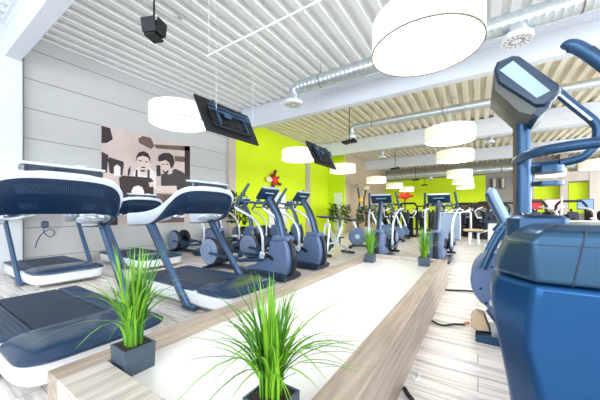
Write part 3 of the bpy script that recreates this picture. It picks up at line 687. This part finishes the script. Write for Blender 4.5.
# ------------------------------------------------------------------ televisions hung from the ceiling
def make_tv():
    t = thing('television', '', 'television')
    # origin at screen middle; width along y, top leans to -x
    W_, H_ = 1.08, .62; R = Matrix.Rotation(math.radians(-26), 3, 'Y')
    def pt(u, v, w): return R @ Vector((w, u, v))
    b = MB(); b.box((0, 0, 0), (.035, W_, H_), R, ch=.006); sc = b.build('panel', M['black_metal'], t)
    b = MB(); b.box(pt(0, 0, -.019), (.003, W_-.05, H_-.05), R); b.build('screen', M['screen'], sc)
    b = MB(); b.box(pt(0, -.02, .035), (.045, W_*.72, H_*.62), R, ch=.015)
    for u in (-.3, -.15, .1, .3): b.box(pt(u, -.12, .06), (.012, .10, .05), R)
    b.build('back_housing', M['black_metal'], sc)
    b = MB()
    for u in (-.28, .28): b.box(pt(u, .03, .07), (.03, .03, .44), R)
    for v in (.05, .12): b.box(pt(0, v, .085), (.02, .86, .022), R)
    b.box(pt(-.1, .02, .09), (.03, .14, .10), R, ch=.01); b.box(pt(.36, .10, .09), (.05, .10, .10), R, ch=.01); b.build('wall_bracket', M['post'], t)
    for u in (-.30, .47):
        b = MB(); p = pt(u, .06, .10); b.tube([p, (p.x+.0, p.y, CE-2.58+.02)], .005, 6); b.build('hanging_wire', M['wire'], t)
    return t
tv = make_tv(); tv.location = (-3.28, 2.97, 2.58); tv['label'] = 'nearest hanging television, back towards the camera, left of the ceiling duct'
copy_tree(tv, (-3.28, 6.0, 2.58), 0, 'smaller-looking hanging television farther back, in front of the lime wall')
b = MB(); b.tube([(-3.35, 2.6, 3.46), (1.6, 2.6, 3.48)], .012, 8)
for x in (-3.3, -1.2, 1.2): b.tube([(x, 2.6, 3.46), (x, 2.6, CE)], .004, 6)
tag(b.build('hanging_rail', M['white_plastic']), 'thin white rail hung under the ceiling above the nearest television', 'rail')

# ceiling speakers
def make_speaker():
    t = thing('ceiling_speaker', '', 'speaker')
    b = MB(); b.box((0, 0, 0), (.20, .15, .15), rotY(0), ch=.008); b.build('housing', M['black_metal'], t)
    for s in (-1, 1):
        b = MB(); b.box((s*.108, 0, .02), (.012, .17, .16), rotY(s*8)); b.build('flap', M['black_metal'], t)
    b = MB(); b.box((0, 0, -.10), (.15, .18, .03), ch=.006); b.box((0, -.10, .01), (.19, .012, .16), rotX(14)); b.build('bracket', M['black_metal'], t)
    b = MB(); b.tube([(0, 0, .07), (0, 0, CE-3.48)], .012, 8); b.build('rod', M['black_metal'], t)
    return t
sp = make_speaker(); sp.location = (-3.45, 1.88, 3.48); sp.rotation_euler = (0, 0, .4); sp['label'] = 'black box speaker on a rod under the ceiling, upper left of the photo'
def make_disc_speaker():
    t = thing('ceiling_projector', '', 'projector')
    b = MB(); b.box((0, 0, 0), (.44, .22, .07), ch=.02); b.box((-.12, 0, -.03), (.12, .2, .05), ch=.01); b.box((.14, 0, .02), (.12, .2, .08), ch=.01); b.build('housing', M['black_metal'], t)
    b = MB(); b.tube([(0, 0, .03), (0, 0, CE-3.33)], .014, 8); b.build('rod', M['black_metal'], t)
    return t
dp = make_disc_speaker(); labs = ['flat black device on a rod below the duct, right of the second television', 'flat black device on a rod under the third white beam', 'small flat black device on a rod before the far lime wall, left of another', 'farthest small flat black device, above the blue console']
for i, (x, y) in enumerate(((-3.3, 7.8), (-3.4, 13.7), (-3.45, 19.2), (-3.5, 23.0))):
    if i == 0: dp.location = (x, y, 3.33); dp['label'] = labs[0]; dp['category'] = 'ceiling device'; dp.name = 'ceiling_device'
    else: copy_tree(dp, (x, y, 3.33), 0, labs[i])

# ------------------------------------------------------------------ ducts
def duct(x0, x1, y, z, r, diffs, label, rd=.2):
    t = thing('air_duct', label, 'duct', (x0, y, z))
    b = MB(); n = int((x1-x0)/.11); pr = []
    for k in range(n+1):
        xx = k*(x1-x0)/n; pr += [(r, xx-.012), (r*1.025, xx), (r, xx+.012)]
    b.lathe(pr, (0, 0, 0), 24, 'X'); b.build('spiral_pipe', M['galv'], t)
    b = MB(); b.tube(bez([(.02, 0, 0), (-.12, 0, -.02), (-.20, 0, -.10), (-.22, 0, -.22)], 5), r*.85, 20); b.build('elbow', M['galv'], t)
    ds = [(-.22, -.22)]+[(d-x0, -r*.9) for d in diffs]
    for dx, dz in ds:
        b = MB(); b.lathe([(rd*.62, dz-.10), (rd*.62, dz+.03)], (dx, 0, 0), 20); b.build('neck', M['galv'], t)
        b = MB(); b.lathe([(rd*.62, dz-.08), (rd*.95, dz-.11), (rd, dz-.135), (rd*.97, dz-.20), (.01, dz-.20)], (dx, 0, 0), 24); df = b.build('diffuser', M['white_plastic'], t)
        b = MB()
        for k in range(16):
            q = 2*PI*k/16; 
            for rr in (.42, .74): b.box((dx+rd*rr*math.cos(q), rd*rr*math.sin(q), dz-.201), (rd*.22, rd*.07, .004), rotZ(math.degrees(q)+20))
        b.build('diffuser_slots', M['lamp_band'], df, smooth=False)
    b = MB(); x = .6
    while x < x1-x0:
        b = MB(); b.lathe([(r*1.04, x-.012), (r*1.04, x+.012)], (0, 0, 0), 20, 'X'); b.tube([(x, 0, r), (x, 0, CE-z)], .005, 5); b.build('pipe_hanger', M['lamp_band'], t); x += 2.3
duct(-3.85, 9.2, 5.9, 4.42, .165, [.55], 'nearest and biggest spiral air duct, above the first wide beam', .235)
duct(-3.85, 9.2, 9.8, 4.42, .125, [.5], 'second spiral air duct, behind the first wide beam', .20)
duct(-4.0, 9.2, 14.3, 4.45, .10, [.42], 'third thin spiral air duct, far back under the ceiling', .19)
duct(-6.2, 9.2, 22.6, 4.1, .24, [-3.0], 'farthest spiral air duct, running along the top of the far lime wall', .19)
t = thing('ventilation_pipe', 'cream coloured round pipe running away at the right edge under the ceiling', 'duct', (4.75, 9.5, 3.78))
b = MB(); pr = []
for k in range(60): pr += [(.17, k*.2-.01), (.178, k*.2), (.17, k*.2+.01)]
b.lathe(pr, (0, 0, 0), 20, 'Y'); b.build('pipe', M['cream_metal'], t)
for y in (1.5, 5.5, 9.5): b = MB(); b.tube([(0, y, .17), (0, y, CE-3.78)], .006, 5); b.build('pipe_hanger', M['wire'], t)

# ------------------------------------------------------------------ wall art, ornaments
t = thing('wall_figure', 'red and dark brown figure with a cream head climbing on the lime wall', 'wall decoration', (XL+.01, 9.62, 2.62))
b = MB(); b.ball((.10, .05, .0), (.10, .20, .24), 14); b.build('body', M['red'], t)
b = MB(); b.ball((.11, -.36, .0), (.10, .20, .14), 14); b.build('head', M['cream'], t)
for p0, p1, r in (((.08, .02, .2), (.10, .10, .42), .07), ((.08, .16, -.06), (.12, .42, -.14), .075), ((.08, -.06, -.16), (.10, -.02, -.46), .085), ((.08, -.12, .12), (.12, -.20, .22), .06), ((.08, .16, .10), (.11, .30, .16), .06)):
    b = MB(); m_ = [(a+c)/2 for a, c in zip(p0, p1)]; b.tube([p0, m_, p1], [r, r*.9, r*.7], 10); b.ball(p1, r*1.05, 10); b.build('limb', M['darkred'], t)

t = thing('red_ornament', 'red flower-shaped ornament on a dark pole before the far lime wall', 'ornament', (-4.2, 19.6, 0))
b = MB(); b.tube([(0, 0, .02), (0, 0, 2.25)], .05, 8); b.lathe([(.3, 0), (.3, .04)], (0, 0, 0), 16); b.build('pole', M['stem'], t)
b = MB(); b.ball((0, 0, 2.30), (.28, .18, .24), 12)
for s in (-1, 1): b.ball((s*.34, 0, 2.30), (.22, .12, .10), 10); b.ball((s*.18, 0, 2.46), (.14, .10, .10), 10)
b.build('flower_head', M['red'], t)

def leafy(name, label, loc, h, r, seed, n=150, pot=True, lw=.05):
    rnd = random.Random(seed); t = thing(name, label, 'potted plant', loc)
    b = MB(); b.lathe([(.16, 0), (.21, .38), (.19, .38), (.18, .34), (.01, .34)], (0, 0, 0), 18); b.build('pot', M['white_plastic'], t)
    b = MB()
    for k in range(5): q = k*1.3; b.tube(bez([(0, 0, .33), (.1*math.cos(q), .1*math.sin(q), h*.6), (r*.4*math.cos(q), r*.4*math.sin(q), h*.9)], 3), .012, 5)
    b.build('stems', M['stem'], t)
    b = MB()
    for k in range(n):
        q = rnd.uniform(0, 2*PI); zz = rnd.uniform(.42, 1)*h; rr = r*math.sqrt(rnd.random())*(.55+.45*math.sin((zz/h)*PI*.85))
        c = Vector((rr*math.cos(q), rr*math.sin(q), zz)); d = Vector((math.cos(q), math.sin(q), rnd.uniform(-.5, .8))).normalized(); s_ = d.orthogonal().normalized(); L = rnd.uniform(2, 4)*lw; w = lw*.55
        b._add([c, c+d*L*.5+s_*w, c+d*L, c+d*L*.5-s_*w], [(0, 1, 2), (0, 2, 3)])
    b.build('foliage', M['leaf'], t, smooth=False); return t
leafy('potted_palm', 'leafy palm between back row cross trainers, at the beige column before the lime wall', (-7.0, 6.73, 0), 1.85, .22, 11, 150, lw=.075)
leafy('potted_shrub', 'dark leafy shrub left of the other, beside the narrow white door', (-6.35, 13.7, 0), 1.6, .48, 12, 200, lw=.09)
leafy('potted_shrub', 'dark leafy shrub right of the other, below the jointed stand', (-5.15, 14.75, 0), 1.5, .48, 13, 200, lw=.09)
b = MB(); b.box((-7.1, 15.078, 1.18), (.55, .04, 2.36), ch=.01); struct(b.build('door_2', M['white_plastic'], smooth=False))
t = thing('jointed_stand', 'tall stand with pale and brown jointed heads against the sand coloured wall', 'stand', (-6.05, 16.2, 0))
for dx, h in ((-.2, 2.75), (.25, 2.6)):
    b = MB(); b.tube(bez([(dx, 0, .1), (dx*1.3, 0, 1.0), (dx*.6, 0, 1.8), (dx*1.2, 0, h)], 4), .06, 8); b.build('column', M['stem'], t)
    b = MB(); b.ball((dx*1.2, 0, h+.1), (.22, .16, .16), 12); b.build('head', M['cream' if dx > 0 else 'beige'], t)
    b = MB(); b.tube([(dx*1.2-.2, 0, h), (dx*1.2-.28, 0, h-.7)], .05, 8); b.tube([(dx*1.2+.2, 0, h), (dx*1.2+.22, 0, h-.6)], .05, 8); b.build('arm', M['beige'], t)
b = MB(); b.ball((0, -.1, 1.95), (.14, .12, .18), 10); b.build('yellow_part', M['yellow'], t)
b = MB(); b.lathe([(.4, 0), (.38, .1)], (0, 0, 0), 16); b.build('base', M['black'], t)

# ------------------------------------------------------------------ weight machines and benches farther back
def make_shield_machine():
    t = thing('weight_machine', 'weight machine with pale blue rounded shield and white arch frame, behind right cross trainer', 'weight machine')
    pts = [(-.34, .04), (.34, .04), (.34, 1.02), (.28, 1.12), (-.28, 1.12), (-.34, 1.02)]
    b = MB(); b.prism(pts, -.03, .03, 'Y', ch=.015); b.build('shield', M['paint_pale'], t)
    b = MB(); b.tube(bez([(-.37, 0, .02), (-.37, 0, 1.0), (-.28, 0, 1.16), (.28, 0, 1.16), (.37, 0, 1.0), (.37, 0, .02)], 4), .03, 8)
    b.tube(bez([(.37, .35, 1.18), (.68, .35, 1.20), (.78, .35, 1.08), (.78, .35, .02)], 4), .04, 8); b.tube([(.37, 0, 1.1), (.37, .35, 1.18)], .03, 8); b.build('frame', M['white_plastic'], t)
    b = MB(); b.box((.1, .4, .5), (.30, .24, .95)); b.build('weight_stack', M['black_metal'], t)
    b = MB(); b.box((.2, .8, .5), (.4, .4, .08), ch=.02); b.box((.2, 1.0, .85), (.38, .08, .6), rotX(-12), ch=.02); b.box((.2, .8, .25), (.1, .1, .46)); b.build('seat', M['black'], t)
    return t
wm = make_shield_machine(); wm.location = (-1.0, 13.2, 0); wm.rotation_euler = (0, 0, .1)
def make_dark_machine():
    t = thing('cable_machine', '', 'weight machine')
    b = MB()
    for s in (-1, 1): b.tube([(s*.45, 0, 0), (s*.45, 0, 1.45), (s*.32, 0, 1.62)], .05, 6)
    b.tube([(-.32, 0, 1.62), (.32, 0, 1.62)], .05, 6); b.box((0, .1, .05), (1.1, .9, .07)); b.tube([(0, -.3, .05), (0, -.35, .8), (0, .0, 1.3)], .04, 6); b.build('frame', M['black_metal'], t)
    b = MB(); b.box((0, .12, .6), (.34, .2, 1.0)); b.build('weight_stack', M['black'], t)
    b = MB(); b.box((0, -.45, .5), (.36, .42, .09), ch=.02); b.build('seat', M['black'], t)
    b = MB(); b.box((0, -.22, .9), (.32, .09, .6), rotX(-10), ch=.02); b.build('back_pad', M['darkblue'], t)
    for s in (-1, 1):
        b = MB(); b.tube(bez([(s*.2, .0, 1.4), (s*.52, -.3, 1.25), (s*.5, -.6, .95)], 3), .03, 6); b.tube([(s*.5, -.6, .95), (s*.34, -.62, .95)], .03, 6); b.build('lever_arm', M['silver'], t)
        b = MB(); b.lathe([(.2, -.03), (.2, .03)], (s*.56, .05, 1.05), 16, 'X'); b.build('weight_plate', M['black'], t)
    return t
dm = make_dark_machine()
dms = [((-3.9, 15.5), .3, 'dark weight machine right of the leafy shrubs, below the red ornament'), ((-2.9, 14.2), -.2, 'dark weight machine left of the right cross trainer arm, beyond the blue bikes'),
 ((-1.9, 15.4), .1, 'dark weight machine partly behind the right cross trainer console'), ((-1.2, 17.5), .5, 'dark weight machine behind the pale blue shield machine'),
 ((.05, 17.8), -.3, 'dark weight machine under the far lime wall, left of the right-hand cluster'), ((.35, 14.6), .2, 'dark weight machine behind the tan-seated bench'),
 ((1.2, 16.0), .4, 'dark weight machine just left of the stepper console'), ((-4.9, 17.5), 0, 'dark weight machine behind the far left cross trainer console'),
 ((1.1, 19.8), -.4, 'dark weight machine farthest back beside the taupe wall'), ((1.85, 14.3), .3, 'dark weight machine seen below the dark red screen'),
 ((2.9, 18.4), -.2, 'dark weight machine behind the pink screen'), ((3.1, 15.0), .1, 'dark weight machine right behind the white counter desk'), ((4.4, 14.9), .5, 'dark weight machine below the blue screen, left of its neighbour'),
 ((5.7, 15.8), .2, 'dark weight machine nearest the right edge of the photo'), ((-2.4, 18.9), .2, 'dark weight machine far back beneath the far lime wall, centre'),
 ((-1.8, 20.7), 0, 'dark weight machine by the dark lower wall, behind the shield machine'), ((-.2, 20.8), .3, 'dark weight machine by the dark lower wall, right of the shield machine arch'),
 ((-3.2, 20.3), -.3, 'dark weight machine beside the red ornament pole'), ((-5.6, 19.6), .2, 'dark weight machine in the far left corner of the hall'),
 ((-.55, 15.9), -.4, 'dark weight machine between arch frame and tan-seated bench')]
for i, ((x, y), rz, lab) in enumerate(dms):
    if i == 0: dm.location = (x, y, 0); dm.rotation_euler = (0, 0, rz); dm['label'] = lab
    else: copy_tree(dm, (x, y, 0), rz, lab)
t = thing('weight_bench', 'white framed bench with a tan seat pad, on the floor beyond the aisle', 'bench', (-.15, 11.9, 0), .15)
b = MB(); b.box((0, 0, .52), (.62, .34, .08), ch=.025); b.build('seat_pad', M['tan'], t)
b = MB(); b.box((0, 0, .465), (.60, .30, .03)); b.build('pad_base', M['black'], t)
for x in (-.12, .16):
    b = MB(); b.box((x, 0, .24), (.07, .08, .44), ch=.01); b.box((x, 0, .02), (.10, .5, .04), ch=.01); b.build('leg', M['white_plastic'], t)
b = MB(); b.tube([(.16, 0, .42), (.45, 0, .52), (.62, 0, .62)], .04, 8); b.tube([(-.3, 0, .02), (.5, 0, .02)], .02, 6); b.build('frame', M['white_plastic'], t)
t = thing('preacher_bench', 'white post with a dark blue arm pad, left of the stepper console', 'bench', (.42, 11.6, 0), 0)
b = MB(); b.box((0, 0, .40), (.26, .16, .80), ch=.02); b.box((0, 0, .03), (.5, .6, .06), ch=.02); b.build('post', M['white_plastic'], t)
b = MB(); b.box((-.08, 0, .86), (.56, .34, .10), ch=.03); b.build('arm_pad', M['navy'], t)
# screens and desk at the right
for (x, y, m, w, lab) in ((2.17, 15.8, 'red_screen', .38, 'small dark red screen just right of the handlebar pole, leftmost of three'), (2.75, 16.1, 'pink_screen', .58, 'pink screen among the dark machines, right of the dark red one'), (3.95, 16.9, 'blue_screen', .52, 'blue screen near the right edge, beside the beige column')):
    t = thing('monitor', lab, 'screen', (x, y, 0), -.15)
    b = MB(); b.box((0, 0, 1.53), (w, .06, .46), ch=.01); b.build('casing', M['black'], t)
    b = MB(); b.box((0, -.035, 1.53), (w-.05, .006, .41)); b.build('display', M[m], t, smooth=False)
    b = MB(); b.tube([(0, 0, 0.03), (0, 0, 1.32)], .03, 8); b.lathe([(.2, 0), (.2, .03)], (0, 0, 0), 16); b.build('stand', M['black'], t)
t = thing('counter_desk', 'white counter desk between the pink and blue screens', 'desk', (3.1, 13.6, 0), -.2)
b = MB(); b.box((0, 0, .86), (1.1, .5, .05), ch=.01); b.build('desk_top', M['white_plastic'], t)
b = MB(); b.box((.1, 0, .42), (.42, .42, .84)); b.build('cabinet', M['white_plastic'], t, smooth=False)
b = MB(); b.tube([(-.52, 0, 0), (-.52, 0, 1.75)], .03, 8); b.build('white_post', M['white_plastic'], t)
# wall lamps on taupe wall
for x, lab in ((.95, 'left one of two pale cylinder fixtures on the taupe far wall'), (1.45, 'right one of two pale cylinder fixtures on the taupe far wall')):
    t = thing('wall_fixture', lab, 'wall lamp', (x, YB-.12, 3.25))
    b = MB(); b.box((0, .06, 0), (.34, .12, .75), ch=.01); b.build('back_plate', M['seam'], t, smooth=False)
    b = MB(); b.lathe([(.09, -.32), (.10, -.1), (.10, .3), (.07, .34)], (0, -.08, 0), 14); b.build('cylinder', M['beige'], t)

# ------------------------------------------------------------------ cables on the floor
b = MB(); b.tube(bez([(-.405, 3.16, .012), (-.30, 3.10, .012), (-.20, 3.20, .012), (-.12, 3.24, .012)], 6), .010, 6)
tag(b.build('floor_cable', M['cable']), 'black cable across the aisle floor leading to the stepper foot', 'cable')
b = MB(); b.tube(bez([(-.12, 3.24, .012), (-.10, 3.28, .02), (-.075, 3.30, .015)], 5), .013, 6); o = b.build('orange_end', M['orange'], C.objects['floor_cable'])
b = MB(); b.tube(bez([(-.405, 4.55, .012), (-.28, 4.60, .012), (-.10, 4.68, .012), (.2, 4.74, .012)], 5), .012, 6); tag(b.build('floor_cable', M['cable']), 'thin black cable across the aisle farther back, near the platform end', 'cable')
b = MB(); b.tube(bez([(-.40, 2.05, .008), (-.36, 1.98, .008), (-.345, 2.03, .008), (-.36, 2.10, .008), (-.405, 2.11, .008)], 6), .006, 6); tag(b.build('floor_cable', M['white_plastic']), 'small loop of white cable on the floor against the platform side', 'cable')
b = MB(); b.tube(bez([(-.40, 1.85, .012), (-.37, 1.80, .012), (-.33, 1.75, .012), (-.28, 1.6, .012)], 6), .014, 6); tag(b.build('floor_cable', M['cable']), 'short thick black cable by the platform side at the bottom edge', 'cable')

# ------------------------------------------------------------------ sky light and added window lamps
w = bpy.data.worlds.new('World'); bpy.context.scene.world = w; w.use_nodes = True
bg = w.node_tree.nodes['Background']; bg.inputs[0].default_value = (0.78, 0.88, 1.0, 1); bg.inputs[1].default_value = 0.9
def area(name, loc, rot, sx, sy, power, col=(1, 1, 1)):
    l = bpy.data.lights.new(name, 'AREA'); l.shape = 'RECTANGLE'; l.size = sx; l.size_y = sy; l.energy = power; l.color = col
    o = bpy.data.objects.new(name, l); C.objects.link(o); o.location = loc; o.rotation_euler = rot; return o
for o0, o1 in wr: area('window_daylight', (XR+.35, (o0+o1)/2, 2.4), (0, PI/2, 0), 3.0, 3.2, 170, (.86, .93, 1))  # area lamps added outside the added windows, in place of daylight
for o0, o1 in wf: area('window_daylight', ((o0+o1)/2, YF-.35, 2.4), (PI/2, 0, 0), 2.7, 3.0, 85, (.86, .93, 1))

# ------------------------------------------------------------------ camera
cam = bpy.data.cameras.new('Camera'); co = bpy.data.objects.new('Camera', cam); C.objects.link(co)
cam.sensor_width = 36; cam.lens = 272/600*36; cam.shift_y = 13/600; cam.clip_start = .02; cam.clip_end = 200
co.location = (0, 0, 1.15); co.rotation_euler = (PI/2, 0, math.radians(33.2))
sc = bpy.context.scene; sc.camera = co
sc.view_settings.view_transform = 'Standard'; sc.view_settings.look = 'None'; sc.view_settings.gamma = 1
sc.view_settings.use_curve_mapping = False; sc.view_settings.exposure = 0.98
